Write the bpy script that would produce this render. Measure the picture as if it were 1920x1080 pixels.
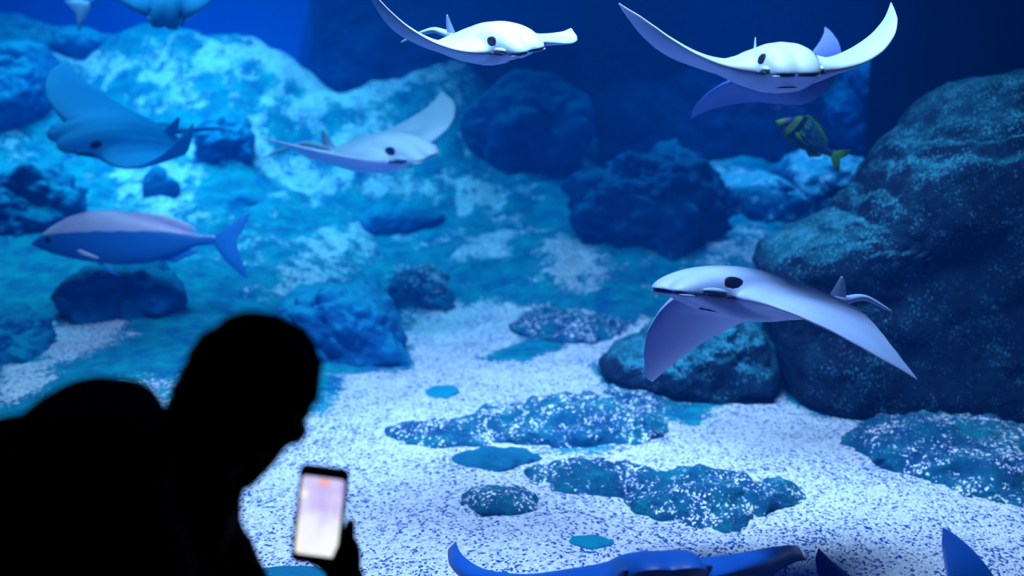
import bpy, bmesh, math, random
import numpy as np
from mathutils import Vector, Matrix

for _o in list(bpy.data.objects): bpy.data.objects.remove(_o)
scene = bpy.context.scene
COL = scene.collection
rad = math.radians

# ------------------------------------------------------------------ camera
PITCH = rad(-12); FPX = 1866.67; CAM = np.array([0, 0, 1.6])
FW = np.array([0, math.cos(PITCH), math.sin(PITCH)]); UP = np.array([0, -math.sin(PITCH), math.cos(PITCH)]); RT = np.array([1.0, 0, 0])
cd = bpy.data.cameras.new('camera'); cd.lens = 35; cd.sensor_width = 36; cd.clip_start = .02; cd.clip_end = 100
cam = bpy.data.objects.new('camera', cd); COL.objects.link(cam)
cam.location = CAM; cam.rotation_euler = (rad(90)+PITCH, 0, 0); scene.camera = cam
cd.dof.use_dof = True; cd.dof.focus_distance = 3.0; cd.dof.aperture_fstop = 1.5

# ------------------------------------------------------------------ render look
scene.view_settings.view_transform = 'Standard'; scene.view_settings.look = 'None'
scene.view_settings.gamma = 1; scene.view_settings.use_curve_mapping = False
scene.view_settings.exposure = 0.0
cy = scene.cycles
cy.max_bounces = 5; cy.diffuse_bounces = 3; cy.glossy_bounces = 2; cy.transmission_bounces = 4
cy.volume_bounces = 1; cy.transparent_max_bounces = 12
cy.use_denoising = True; cy.sample_clamp_indirect = 4; cy.sample_clamp_direct = 12
cy.caustics_reflective = False; cy.caustics_refractive = False
scene.cycles.volume_step_rate = 1.0

# ------------------------------------------------------------------ world: the dark hall around the tank
w = bpy.data.worlds.new('world'); scene.world = w; w.use_nodes = True
w.node_tree.nodes['Background'].inputs[0].default_value = (0, 0.02, 0.25, 1)
w.node_tree.nodes['Background'].inputs[1].default_value = 0.02

# ------------------------------------------------------------------ lamps hanging over the water
def area(name, loc, target, size, size_y, energy, col, spread=180):
    ld = bpy.data.lights.new(name, 'AREA'); ld.shape = 'RECTANGLE'; ld.size = size; ld.size_y = size_y
    ld.energy = energy; ld.color = col; ld.spread = rad(spread)
    o = bpy.data.objects.new(name, ld); COL.objects.link(o); o.location = loc
    d = Vector(target)-Vector(loc); o.rotation_euler = d.to_track_quat('-Z', 'Y').to_euler()
    return o
area('tank_lamp', (-0.1, 3.0, 4.4), (0.2, 4.1, 0), 2.4, 1.0, 164, (.76, .78, 1), 85)
area('tank_lamp', (-3.2, 8.2, 4.6), (-2.9, 8.6, 0), 3.5, 3.0, 215, (.22, .80, 1), 90)
area('tank_lamp', (1.9, 7.6, 4.6), (2.3, 8.8, .6), 1.2, 1.2, 42, (.22, .62, 1), 60)
area('tank_lamp', (-4.5, 12.4, 4.6), (-4.5, 13.5, 0), 4.0, 2.0, 200, (.03, .50, 1), 120)

# ------------------------------------------------------------------ helpers
def at(px, py, Y):
    """world point seen at picture pixel (px, py) at room depth Y"""
    d = FW+RT*(px-960)/FPX+UP*(540-py)/FPX
    return CAM+d*(Y/d[1])

def tag(o, label=None, cat=None, group=None, kind=None):
    if label: o['label'] = label
    if cat: o['category'] = cat
    if group: o['group'] = group
    if kind: o['kind'] = kind
    return o

def empty(name, loc=(0, 0, 0)):
    o = bpy.data.objects.new(name, None); COL.objects.link(o); o.location = Vector(loc); o.empty_display_size = .05
    return o

def mesh_obj(name, V, F, mats, parent=None, smooth=True, midx=None, attrs=None):
    me = bpy.data.meshes.new(name)
    V = np.asarray(V, float)
    me.from_pydata([tuple(v) for v in V], [], [tuple(int(i) for i in f) for f in F])
    if not isinstance(mats, (list, tuple)): mats = [mats]
    for m in mats: me.materials.append(m)
    if midx is not None: me.polygons.foreach_set('material_index', np.asarray(midx, np.int32))
    me.polygons.foreach_set('use_smooth', np.full(len(me.polygons), smooth))
    if attrs:
        for k, a in attrs.items():
            at_ = me.attributes.new(k, 'FLOAT', 'POINT'); at_.data.foreach_set('value', np.asarray(a, np.float32))
    me.update()
    o = bpy.data.objects.new(name, me); COL.objects.link(o)
    if parent: o.parent = parent; o.matrix_parent_inverse = Matrix.Translation(-parent.location)
    return o

class Acc:
    def __init__(s): s.V = []; s.F = []; s.M = []; s.n = 0
    def add(s, V, F, m=0):
        V = np.asarray(V, float); s.V.append(V)
        for f in F: s.F.append(tuple(int(i)+s.n for i in f)); s.M.append(m)
        s.n += len(V)
    def arr(s): return np.concatenate(s.V)

_sph = {}
def sphere_mesh(sub):
    if sub not in _sph:
        bm = bmesh.new(); bmesh.ops.create_icosphere(bm, subdivisions=sub, radius=1)
        _sph[sub] = (np.array([v.co[:] for v in bm.verts]), [[v.index for v in f.verts] for f in bm.faces]); bm.free()
    return _sph[sub][0].copy(), _sph[sub][1]

def box_mesh(c, s):
    c = np.array(c, float); s = np.array(s, float)/2
    V = np.array([[x, y, z] for x in (-1, 1) for y in (-1, 1) for z in (-1, 1)])*s+c
    return V, [(0, 1, 3, 2), (4, 6, 7, 5), (0, 4, 5, 1), (2, 3, 7, 6), (0, 2, 6, 4), (1, 5, 7, 3)]

def tube_mesh(P, R, seg=12, flat=1.0):
    P = np.asarray(P, float); n = len(P); V = []; F = []
    up = np.array([0, 0, 1.0])
    for i in range(n):
        t = P[min(i+1, n-1)]-P[max(i-1, 0)]; t /= np.linalg.norm(t)+1e-9
        a = np.cross(up, t)
        if np.linalg.norm(a) < 1e-3: a = np.array([1.0, 0, 0])
        a /= np.linalg.norm(a); b = np.cross(t, a)
        for k in range(seg):
            q = 2*math.pi*k/seg; V.append(P[i]+R[i]*(a*math.cos(q)+b*math.sin(q)*flat))
    for i in range(n-1):
        for k in range(seg):
            k2 = (k+1) % seg; F.append((i*seg+k, i*seg+k2, (i+1)*seg+k2, (i+1)*seg+k))
    F.append(tuple(range(seg))[::-1]); F.append(tuple((n-1)*seg+k for k in range(seg)))
    return np.array(V), F

def _hash(i, j, k, s):
    h = (i*374761393+j*668265263+k*2147483647+s*974634777) & 0xffffffff
    h = ((h ^ (h >> 13))*1274126177) & 0xffffffff
    h = (h ^ (h >> 16)) & 0xffffffff
    return h/4294967295.0
def vnoise(P, seed=0):
    P = np.asarray(P, float); I = np.floor(P).astype(np.int64); f = P-I; f = f*f*f*(f*(f*6-15)+10)
    r = 0
    for a in (0, 1):
        for b in (0, 1):
            for c in (0, 1):
                wgt = (f[..., 0] if a else 1-f[..., 0])*(f[..., 1] if b else 1-f[..., 1])*(f[..., 2] if c else 1-f[..., 2])
                r = r+wgt*_hash(I[..., 0]+a, I[..., 1]+b, I[..., 2]+c, seed)
    return r*2-1
def fbm(P, octv=4, seed=0, gain=.5):
    P = np.asarray(P, float); r = 0; a = 1
    for k in range(octv):
        r = r+a*vnoise(P*(2.03**k)+17.3*k, seed+k); a *= gain
    return r

# ------------------------------------------------------------------ materials
def mat(name):
    m = bpy.data.materials.new(name); m.use_nodes = True; nt = m.node_tree
    b = nt.nodes['Principled BSDF']
    return m, nt, b
def N(nt, typ, **kw):
    n = nt.nodes.new(typ)
    for k, v in kw.items():
        if k.startswith('i_'):
            key = k[2:]; key = int(key) if key.isdigit() else key.replace('_', ' ')
            n.inputs[key].default_value = v
        else: setattr(n, k, v)
    return n
def ramp(nt, fac, stops):
    r = nt.nodes.new('ShaderNodeValToRGB'); e = r.color_ramp.elements
    while len(e) < len(stops): e.new(.5)
    for i, (p, c) in enumerate(stops): e[i].position = p; e[i].color = (*c, 1) if len(c) == 3 else c
    nt.links.new(fac, r.inputs[0]); return r
def mixc(nt, fac, a, b):
    n = nt.nodes.new('ShaderNodeMix'); n.data_type = 'RGBA'
    for s, v in ((n.inputs[0], fac), (n.inputs[6], a), (n.inputs[7], b)):
        if hasattr(v, 'links') or hasattr(v, 'is_linked'): nt.links.new(v, s)
        elif isinstance(v, (int, float)): s.default_value = v
        else: s.default_value = (*v, 1)
    return n.outputs[2]
def math_(nt, op, a, b=None, clamp=False):
    n = nt.nodes.new('ShaderNodeMath'); n.operation = op; n.use_clamp = clamp
    for s, v in ((n.inputs[0], a), (n.inputs[1], b)):
        if v is None: continue
        if hasattr(v, 'is_linked'): nt.links.new(v, s)
        else: s.default_value = v
    return n.outputs[0]

def noise(nt, scale, detail=3, rough=.5, vec=None):
    n = N(nt, 'ShaderNodeTexNoise'); n.inputs['Scale'].default_value = scale; n.inputs['Detail'].default_value = detail; n.inputs['Roughness'].default_value = rough
    if vec is not None: nt.links.new(vec, n.inputs['Vector'])
    return n.outputs['Fac']

GRAVEL_STOPS = [(0, (.01, .08, .40)), (.17, (.02, .13, .52)), (.24, (.56, .60, .92)), (.5, (.72, .76, .96)), (.75, (.82, .87, .98)), (1, (.82, .90, .98))]
def grains(nt, pos, scale=112):
    """loose pebbles: colour and height of a layer of small stones"""
    L = nt.links
    wz = N(nt, 'ShaderNodeTexNoise'); wz.inputs['Scale'].default_value = 40; L.new(pos, wz.inputs['Vector'])
    w1 = N(nt, 'ShaderNodeVectorMath', operation='SCALE'); L.new(wz.outputs['Color'], w1.inputs[0]); w1.inputs['Scale'].default_value = .012
    w2 = N(nt, 'ShaderNodeVectorMath', operation='ADD'); L.new(pos, w2.inputs[0]); L.new(w1.outputs[0], w2.inputs[1])
    vo = N(nt, 'ShaderNodeTexVoronoi'); vo.inputs['Scale'].default_value = scale; L.new(w2.outputs[0], vo.inputs['Vector'])
    sep = N(nt, 'ShaderNodeSeparateColor'); L.new(vo.outputs['Color'], sep.inputs[0])
    big = noise(nt, 3.0, 5, .65, pos)
    val = math_(nt, 'ADD', sep.outputs[0], math_(nt, 'MULTIPLY', math_(nt, 'SUBTRACT', big, .50), .9), True)
    hgt = math_(nt, 'SUBTRACT', math_(nt, 'MULTIPLY', sep.outputs[1], .7), vo.outputs['Distance'])
    return ramp(nt, val, GRAVEL_STOPS).outputs[0], hgt, sep
def algae_color(nt, pos, dark=(.0, .035, .13), light=(.0, .20, .34)):
    n1 = noise(nt, 7, 5, .6, pos)
    return ramp(nt, n1, [(.32, dark), (.5, tuple((a+b)/2 for a, b in zip(dark, light))), (.68, light)]).outputs[0]

def seabed_material():
    m, nt, b = mat('seabed'); L = nt.links
    pos = N(nt, 'ShaderNodeNewGeometry').outputs['Position']
    grav, ghgt, sep = grains(nt, pos)
    alg = algae_color(nt, pos, (.0, .11, .33), (.0, .38, .48))
    fine = noise(nt, 55, 2, .5, pos)
    alg2 = mixc(nt, ramp(nt, fine, [(.60, (0, 0, 0)), (.72, (.3, .3, .3))]).outputs[0], alg, (.15, .50, .75))
    a = N(nt, 'ShaderNodeAttribute', attribute_name='gravel').outputs['Fac']
    edge = noise(nt, 5.5, 6, .68, pos); edge2 = noise(nt, 45, 2, .5, pos)
    f = math_(nt, 'ADD', a, math_(nt, 'ADD', math_(nt, 'MULTIPLY', math_(nt, 'SUBTRACT', edge, .5), 1.5), math_(nt, 'MULTIPLY', math_(nt, 'SUBTRACT', edge2, .5), .9)))
    fr = ramp(nt, f, [(.44, (0, 0, 0)), (.58, (1, 1, 1))]).outputs[0]
    c = mixc(nt, fr, alg2, grav)
    L.new(c, b.inputs['Base Color']); b.inputs['Roughness'].default_value = .8; b.inputs['Specular IOR Level'].default_value = .15
    bp = N(nt, 'ShaderNodeBump'); bp.inputs['Strength'].default_value = .9; bp.inputs['Distance'].default_value = .012
    L.new(ghgt, bp.inputs['Height'])
    L.new(bp.outputs[0], b.inputs['Normal'])
    return m

def rock_material(name, dark, light, speck=.5, speck_col=(.5, .65, .9), up=.35, scale=1.0, top=None, grain=0):
    m, nt, b = mat(name); L = nt.links
    geo = N(nt, 'ShaderNodeNewGeometry'); pos = geo.outputs['Position']
    n1 = noise(nt, 6*scale, 6, .65, pos)
    base = ramp(nt, n1, [(.30, dark), (.52, tuple(.6*a+.4*b_ for a, b_ in zip(dark, light))), (.70, light)]).outputs[0]
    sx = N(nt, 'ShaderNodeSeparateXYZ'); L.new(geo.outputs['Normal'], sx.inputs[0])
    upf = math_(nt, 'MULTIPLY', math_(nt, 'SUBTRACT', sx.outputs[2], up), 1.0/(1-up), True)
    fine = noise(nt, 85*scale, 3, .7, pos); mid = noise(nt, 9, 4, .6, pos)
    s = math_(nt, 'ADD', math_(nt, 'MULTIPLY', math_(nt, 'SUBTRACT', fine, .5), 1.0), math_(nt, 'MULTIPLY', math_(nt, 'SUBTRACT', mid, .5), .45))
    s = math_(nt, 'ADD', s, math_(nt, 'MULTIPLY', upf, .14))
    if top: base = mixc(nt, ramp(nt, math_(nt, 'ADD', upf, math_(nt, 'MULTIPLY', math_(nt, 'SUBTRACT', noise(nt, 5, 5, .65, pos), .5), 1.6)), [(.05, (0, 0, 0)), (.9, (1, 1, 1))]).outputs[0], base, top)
    sp = ramp(nt, s, [(.30-.12*speck, (0, 0, 0)), (.40-.12*speck, (1, 1, 1))]).outputs[0]
    c = mixc(nt, sp, base, speck_col)
    if grain:
        gc, gh, gs = grains(nt, pos)
        mk = math_(nt, 'ADD', math_(nt, 'MULTIPLY', gs.outputs[2], .35), math_(nt, 'MULTIPLY', noise(nt, 7, 6, .7, pos), 1.0))
        mk = math_(nt, 'ADD', mk, math_(nt, 'MULTIPLY', upf, .06))
        c = mixc(nt, ramp(nt, mk, [(.945-grain*.1, (0, 0, 0)), (.985-grain*.1, (1, 1, 1))]).outputs[0], c, gc)
    L.new(c, b.inputs['Base Color']); b.inputs['Roughness'].default_value = .85; b.inputs['Specular IOR Level'].default_value = .2
    bp = N(nt, 'ShaderNodeBump'); bp.inputs['Strength'].default_value = .8; bp.inputs['Distance'].default_value = .02
    L.new(noise(nt, 30*scale, 6, .7, pos), bp.inputs['Height']); L.new(bp.outputs[0], b.inputs['Normal'])
    return m

def plain(name, col, rough=.6, spec=.3, noise_amt=.0, nscale=8, col2=None, emis=None, est=1):
    m, nt, b = mat(name)
    b.inputs['Roughness'].default_value = rough; b.inputs['Specular IOR Level'].default_value = spec
    if col2:
        g = N(nt, 'ShaderNodeTexCoord').outputs['Object']
        c = ramp(nt, noise(nt, nscale, 4, .6, g), [(.38, col), (.62, col2)]).outputs[0]
        nt.links.new(c, b.inputs['Base Color'])
    else: b.inputs['Base Color'].default_value = (*col, 1)
    if emis: b.inputs['Emission Color'].default_value = (*emis, 1); b.inputs['Emission Strength'].default_value = est
    return m

M = {}
M['seabed'] = seabed_material()
M['mound'] = rock_material('algae_mound', (.0, .04, .17), (.0, .20, .29), .45, (.45, .62, .90), grain=1.0)
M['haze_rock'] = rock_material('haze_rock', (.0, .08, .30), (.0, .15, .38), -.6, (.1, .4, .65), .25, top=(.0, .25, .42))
M['dark_rock'] = rock_material('dark_rock', (.0, .005, .028), (.0, .022, .065), 1.7, (.04, .26, .42), .35, top=(.0, .085, .14))  # the cliff's shaded front and lit top are put into these tones
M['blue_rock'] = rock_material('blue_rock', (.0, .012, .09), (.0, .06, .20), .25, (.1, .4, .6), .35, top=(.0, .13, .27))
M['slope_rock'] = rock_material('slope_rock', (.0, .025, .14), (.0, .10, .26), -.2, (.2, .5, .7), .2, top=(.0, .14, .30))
M['shelf_rock'] = rock_material('shelf_rock', (.0, .06, .22), (.0, .16, .34), .3, (.4, .6, .85), .2, top=(.05, .34, .52), grain=.9)  # paler top tone puts the shelf's light into the colour
M['hollow_rock'] = rock_material('hollow_rock', (.0, .006, .05), (.0, .03, .12), .2, (.0, .15, .35), .4)  # solid rock; the hollow's cave darkness is put into its colour
M['wall_rock'] = rock_material('wall_rock', (.0, .010, .08), (.0, .05, .17), .2, (.05, .25, .5), .0, .35)
M['backdrop'] = plain('backdrop_paint', (.0, .17, .62), .9, .1, col2=(.0, .22, .70), nscale=.5)
M['shaded_wall'] = plain('shaded_wall_tone', (.0, .006, .05), .9, .1, col2=(.0, .010, .07), nscale=1)  # near-black tone paints in the shadow the pier stands in
M['hall'] = plain('hall_paint', (.01, .01, .015), .8, .2, col2=(.014, .014, .02), nscale=3)
M['ray_back'] = plain('ray_back', (.24, .40, .56), .5, .3, col2=(.33, .50, .66), nscale=3)
M['ray_belly'] = plain('ray_belly', (.55, .55, .95), .55, .3, col2=(.45, .48, .9), nscale=4)
M['ray_dark'] = plain('ray_dark', (.0, .004, .03), .5, .3)
M['ray_violet'] = plain('ray_violet', (.18, .30, .58), .5, .3, col2=(.24, .36, .64), nscale=3)
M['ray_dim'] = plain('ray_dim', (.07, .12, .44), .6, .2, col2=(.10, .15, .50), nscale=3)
M['ray_haze'] = plain('ray_haze', (.0, .24, .60), .7, .2, col2=(.0, .28, .64), nscale=3)  # water haze put into the colour of distant rays
M['ray_deep'] = plain('ray_deep', (.0, .05, .30), .5, .3, col2=(.0, .07, .36), nscale=3)  # darker ray skin, the lack of lamp light put into the colour
M['fish_silver'] = plain('fish_silver', (.55, .50, .85), .4, .5, col2=(.65, .60, .92), nscale=7)
M['fish_blue'] = plain('fish_blue', (.02, .22, .72), .45, .4, col2=(.02, .26, .78), nscale=6)
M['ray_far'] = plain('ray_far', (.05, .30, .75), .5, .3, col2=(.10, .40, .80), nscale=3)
def fish_skin():
    m, nt, b = mat('fish_skin'); a_ = N(nt, 'ShaderNodeAttribute', attribute_name='pale').outputs['Fac']; g = N(nt, 'ShaderNodeTexCoord').outputs['Object']
    f = math_(nt, 'ADD', a_, math_(nt, 'MULTIPLY', math_(nt, 'SUBTRACT', noise(nt, 14, 4, .6, g), .5), .9))
    c = mixc(nt, ramp(nt, f, [(.38, (0, 0, 0)), (.62, (1, 1, 1))]).outputs[0], (.01, .17, .58), (.62, .56, .90))
    nt.links.new(c, b.inputs['Base Color']); b.inputs['Roughness'].default_value = .45; return m
M['fish_skin'] = fish_skin()
M['fish_body'] = plain('banded_body', (.0, .02, .09), .6, .2, col2=(.0, .035, .12), nscale=20)
M['fish_yellow'] = plain('fish_yellow', (.02, .11, .01), .6, .2, col2=(.01, .06, .03), nscale=20)
M['black'] = plain('black_plastic', (.002, .002, .003), .35, .4)
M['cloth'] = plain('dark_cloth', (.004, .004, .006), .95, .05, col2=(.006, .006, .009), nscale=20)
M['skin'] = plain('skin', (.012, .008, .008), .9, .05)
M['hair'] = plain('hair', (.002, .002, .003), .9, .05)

# ------------------------------------------------------------------ water
def water():
    V, F = box_mesh((0, 9.52, 2.3), (16.4, 15.0, 5.4))
    m = bpy.data.materials.new('sea_water'); m.use_nodes = True; nt = m.node_tree; nt.nodes.clear()
    out = nt.nodes.new('ShaderNodeOutputMaterial')
    sc = nt.nodes.new('ShaderNodeVolumeScatter'); sc.inputs['Color'].default_value = (.0, .22, 1, 1); sc.inputs['Density'].default_value = .032; sc.inputs['Anisotropy'].default_value = .2
    ab = nt.nodes.new('ShaderNodeVolumeAbsorption'); ab.inputs['Color'].default_value = (.0, .72, 1, 1); ab.inputs['Density'].default_value = .10
    ad = nt.nodes.new('ShaderNodeAddShader'); nt.links.new(sc.outputs[0], ad.inputs[0]); nt.links.new(ab.outputs[0], ad.inputs[1]); nt.links.new(ad.outputs[0], out.inputs['Volume'])
    o = mesh_obj('tank_water', V, F, m, smooth=False)
    tag(o, kind='structure'); o.display_type = 'WIRE'
    return o
water()

# ------------------------------------------------------------------ tank floor
CTRL = []
for x in (-7, -3.5, -1.5, 0, 1.5, 3.5, 7):
    for y in (1.6, 3.0, 4.2): CTRL.append((x, y, -.28 if y < 2 else 0 if abs(x) < 3 else .05))
def c_(px, py, Y): CTRL.append(tuple((lambda p: (p[0], p[1], p[2]))(at(px, py, Y))))
for a in [(850, 580, 6.8), (1000, 600, 6.2), (1200, 600, 6.2), (700, 700, 5.3), (1300, 770, 4.7), (1700, 780, 4.6), (1900, 770, 4.7), (160, 630, 5.6), (0, 740, 4.6), (300, 700, 4.9),
          (350, 560, 6.3), (650, 500, 7.5), (200, 500, 6.8), (0, 430, 7.2), (300, 400, 8.0), (500, 450, 7.8), (650, 195, 10.2), (560, 270, 11.1), (650, 340, 11.1), (760, 300, 11.1), (470, 220, 11.6), (380, 220, 12.2), (200, 220, 12.2), (0, 220, 12.2), (760, 150, 10.4), (580, 145, 10.3), (820, 125, 10.5), (700, 168, 10.3), (870, 112, 10.6), (500, 95, 10.5), (380, 80, 10.9), (200, 70, 11.2), (0, 60, 11.2),
          (-400, 60, 11.2), (-400, 430, 7.2), (-300, 700, 4.9), (560, 330, 9.0), (760, 340, 9.0), (150, 250, 9.4), (350, 230, 9.4),
          (1000, 450, 7.8), (1000, 340, 9.1), (950, 230, 10.3), (1100, 520, 7.0), (1300, 480, 7.5), (1450, 400, 8.3), (1600, 330, 9.0), (1660, 120, 10.6), (1300, 330, 9.4), (1900, 300, 9.4), (2400, 400, 8.5), (2300, 780, 4.6)]: c_(*a)
for x in (-7, -4.5, -2, 0, 2, 5, 8): CTRL.append((x, 13.0, .6)); CTRL.append((x, 16.8, 0))
CTRL = np.array(CTRL)
def _tps(r): return np.where(r > 1e-9, r*r*np.log(r+1e-12), 0)
_P = CTRL[:, :2]; _n = len(_P)
_K = _tps(np.linalg.norm(_P[:, None]-_P[None], axis=2))+.02*np.eye(_n)
_A = np.zeros((_n+3, _n+3)); _A[:_n, :_n] = _K; _A[:_n, _n:] = np.c_[np.ones(_n), _P]; _A[_n:, :_n] = _A[:_n, _n:].T
_W = np.linalg.solve(_A, np.r_[CTRL[:, 2], 0, 0, 0])
def ground(x, y):
    """height of the tank floor"""
    x = np.atleast_1d(np.asarray(x, float)); y = np.atleast_1d(np.asarray(y, float))
    q = np.stack([x.ravel(), y.ravel()], 1); out = np.zeros(len(q))
    for i in range(0, len(q), 20000):
        s = q[i:i+20000]; out[i:i+20000] = _tps(np.linalg.norm(s[:, None]-_P[None], axis=2))@_W[:_n]+_W[_n]+s@_W[_n+1:]
    P3 = np.c_[q, np.zeros(len(q))]
    far = np.clip((q[:, 1]-5.2)/2.5, 0, 1)
    out += .015*fbm(P3*1.3, 3, 3)+far*(.10*fbm(P3*1.1, 4, 5)+.05*np.abs(fbm(P3*3.1, 4, 9)))
    return out.reshape(x.shape)
def hit(px, py):
    """where the line of sight through (px, py) meets the tank floor"""
    Y = np.linspace(2.4, 15, 400); d = FW+RT*(px-960)/FPX+UP*(540-py)/FPX
    P = CAM+d[None]*(Y/d[1])[:, None]; g = ground(P[:, 0], P[:, 1])
    k = np.argmax(P[:, 2] < g) if (P[:, 2] < g).any() else len(Y)-1
    return np.array([P[k, 0], P[k, 1], g[k]])

def in_poly(x, y, poly):
    r = np.zeros(x.shape, bool); n = len(poly)
    for i in range(n):
        x1, y1 = poly[i]; x2, y2 = poly[(i+1) % n]
        c = ((y1 > y) != (y2 > y)) & (x < (x2-x1)*(y-y1)/((y2-y1)+1e-12)+x1); r ^= c
    return r
def poly_dist(x, y, poly):
    d = np.full(x.shape, 1e9); n = len(poly)
    for i in range(n):
        a = np.array(poly[i]); b = np.array(poly[(i+1) % n]); ab = b-a
        t = np.clip(((x-a[0])*ab[0]+(y-a[1])*ab[1])/(ab@ab+1e-12), 0, 1)
        d = np.minimum(d, np.hypot(x-a[0]-t*ab[0], y-a[1]-t*ab[1]))
    return np.where(in_poly(x, y, poly), d, -d)
# loose pale gravel; the far slope's patches also paint in caustic light (outlines in the picture, laid on the floor)
GRAVEL_CAUSTIC = [
    [(430, 1300), (430, 930), (560, 800), (640, 700), (760, 690), (740, 620), (770, 585), (860, 570), (1030, 575), (970, 640), (900, 680), (1000, 660), (1130, 620), (1210, 600), (1260, 640), (1130, 680), (1120, 700), (1300, 790), (1400, 710), (1480, 760), (1560, 790), (1950, 760), (2500, 800), (2500, 1400)],
    [(80, 605), (240, 600), (225, 640), (140, 670), (80, 690), (70, 660)],
    [(0, 690), (100, 680), (60, 740), (0, 760)],
    [(1010, 470), (1090, 440), (1120, 500), (1090, 545), (1030, 520)],
    [(870, 445), (960, 435), (960, 480), (880, 480)],
    [(880, 330), (940, 345), (920, 390), (880, 400), (850, 375), (880, 360)],
    [(660, 340), (740, 338), (820, 345), (825, 368), (760, 366), (700, 368)],
    [(620, 440), (680, 430), (690, 490), (640, 520), (560, 545), (500, 560), (560, 520)],
    [(1340, 310), (1430, 340), (1420, 375), (1350, 360)],
    [(1330, 440), (1430, 430), (1420, 500), (1350, 500)],
    [(300, 300), (360, 250), (365, 300), (335, 350), (330, 420), (300, 420), (290, 380), (330, 330)],
    [(225, 315), (275, 312), (270, 370), (235, 355)],
    [(380, 95), (480, 85), (560, 120), (660, 185), (640, 200), (540, 145), (470, 120), (400, 128)],
    [(660, 195), (760, 140), (870, 112), (865, 122), (760, 160), (680, 215)],
    [(860, 130), (880, 150), (835, 170), (830, 150)],
    [(125, 105), (160, 115), (200, 100), (235, 125), (200, 145), (150, 125)],
    [(285, 85), (330, 110), (360, 150), (330, 160), (320, 210), (290, 180), (320, 150), (290, 120)],
    [(450, 250), (500, 250), (520, 310), (620, 340), (600, 350), (500, 320), (460, 300)],
    [(510, 200), (590, 180), (585, 200), (520, 215)],
    [(640, 260), (700, 215), (710, 230), (690, 260)],
    [(240, 720), (320, 715), (310, 775), (280, 775), (260, 745)],
    [(620, 760), (700, 700), (640, 690), (610, 720)],
]
# places inside it where the gravel is thin and the algae floor shows
SPARSE = [
    [(820, 835), (960, 835), (1120, 810), (1260, 835), (1130, 868), (1000, 872), (930, 905), (850, 895)],
    [(480, 640), (700, 620), (775, 645), (770, 690), (640, 690), (480, 700)],
    [(930, 655), (1060, 645), (1010, 690), (940, 695)],
    [(1110, 690), (1230, 700), (1320, 790), (1290, 805), (1200, 775)],
    [(870, 940), (960, 915), (1020, 960), (900, 980)],
    [(1600, 770), (1960, 790), (2100, 900), (1960, 945), (1800, 920), (1640, 830)],
    [(600, 720), (640, 700), (640, 760), (600, 780)],
]
def tank_floor():
    ys = [1.95]
    while ys[-1] < 17: ys.append(ys[-1]+.009*max(ys[-1], 2.2)**1.0*.75)
    ys = np.array(ys); us = np.linspace(-1, 1, 520)
    Yg, Ug = np.meshgrid(ys, us, indexing='ij'); X = Ug*np.minimum(8, 1.6+.72*Yg)
    Z = ground(X, Yg); g = np.full(X.shape, -1.0)+.40*np.clip((Yg-5.8)/1.5, 0, 1)*(X < 2)
    for k, poly in enumerate(GRAVEL_CAUSTIC):
        w_ = [tuple(hit(a, b)[:2]) if b < 1090 else tuple(at(a, b, 2.0)[:2]) for a, b in poly]
        if k == 0: w_[0] = (-.9, 1.8); w_[-2] = (6, 5.5); w_[-1] = (6, 1.8)
        soft = .16 if k == 0 else .12+.02*w_[0][1]
        g = np.maximum(g, np.clip(poly_dist(X, Yg, w_)/soft, -1, 1 if k < 3 else .55 if k in (3, 4, 5, 6, 12, 13) else .02))
    for poly in SPARSE:
        w_ = [tuple(hit(a, b)[:2]) for a, b in poly]; g = g-1.05*np.clip(.35+poly_dist(X, Yg, w_)/.22, 0, 1)
    g = .5+.5*np.clip(g, -1, 1)
    P3 = np.stack([X, Yg, Z], -1)
    far = np.clip((Yg-5.5)/2, 0, 1)*(X < 1.3)
    warp = P3*np.array([1.6, 1.1, 1.0])+.35*np.stack([fbm(P3*1.5, 3, 61), fbm(P3*1.5, 3, 62), 0*X], -1)
    ridge = 1-2.4*np.abs(fbm(warp*1.5, 4, 31))
    g += far*.30*np.clip(ridge-.2, -.2, 1)  # pale streaks spread that gravel and painted caustic light over the far slope
    n, m_ = X.shape; idx = np.arange(n*m_).reshape(n, m_)
    F = np.stack([idx[:-1, :-1], idx[:-1, 1:], idx[1:, 1:], idx[1:, :-1]], -1).reshape(-1, 4)
    o = mesh_obj('floor', P3.reshape(-1, 3), F, M['seabed'], attrs={'gravel': g.ravel()})
    tag(o, 'pale gravel and algae covered tank floor rising to a ridge', kind='structure')
tank_floor()

# ------------------------------------------------------------------ tank walls
def sheet(name, x0, x1, z0, z1, yf, mat_, nx, nz, thick=.4, seed=0, amp=0, sc=1, label=None):
    """a wall with real thickness; front face y = yf(x,z) - relief"""
    X, Z = np.meshgrid(np.linspace(x0, x1, nx), np.linspace(z0, z1, nz), indexing='ij')
    Y = yf(X, Z)
    if amp:
        P = np.stack([X, Y, Z*1.4], -1)*sc
        Y = Y-amp*(fbm(P, 5, seed)+.6*np.abs(fbm(P*2.3, 4, seed+9)))
    front = np.stack([X, Y, Z], -1).reshape(-1, 3); back = front.copy(); back[:, 1] = (yf(X, Z)+thick).ravel()
    idx = np.arange(nx*nz).reshape(nx, nz); n = nx*nz
    F = np.stack([idx[:-1, :-1], idx[1:, :-1], idx[1:, 1:], idx[:-1, 1:]], -1).reshape(-1, 4)
    FB = F[:, ::-1]+n
    ring = list(idx[:, 0])+list(idx[-1, 1:])+list(idx[-2::-1, -1])+list(idx[0, -2:0:-1])
    side = [(ring[i], ring[(i+1) % len(ring)], ring[(i+1) % len(ring)]+n, ring[i]+n) for i in range(len(ring))]
    o = mesh_obj(name, np.r_[front, back], list(map(tuple, F))+list(map(tuple, FB))+side, mat_)
    tag(o, label, kind='structure'); return o
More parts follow.
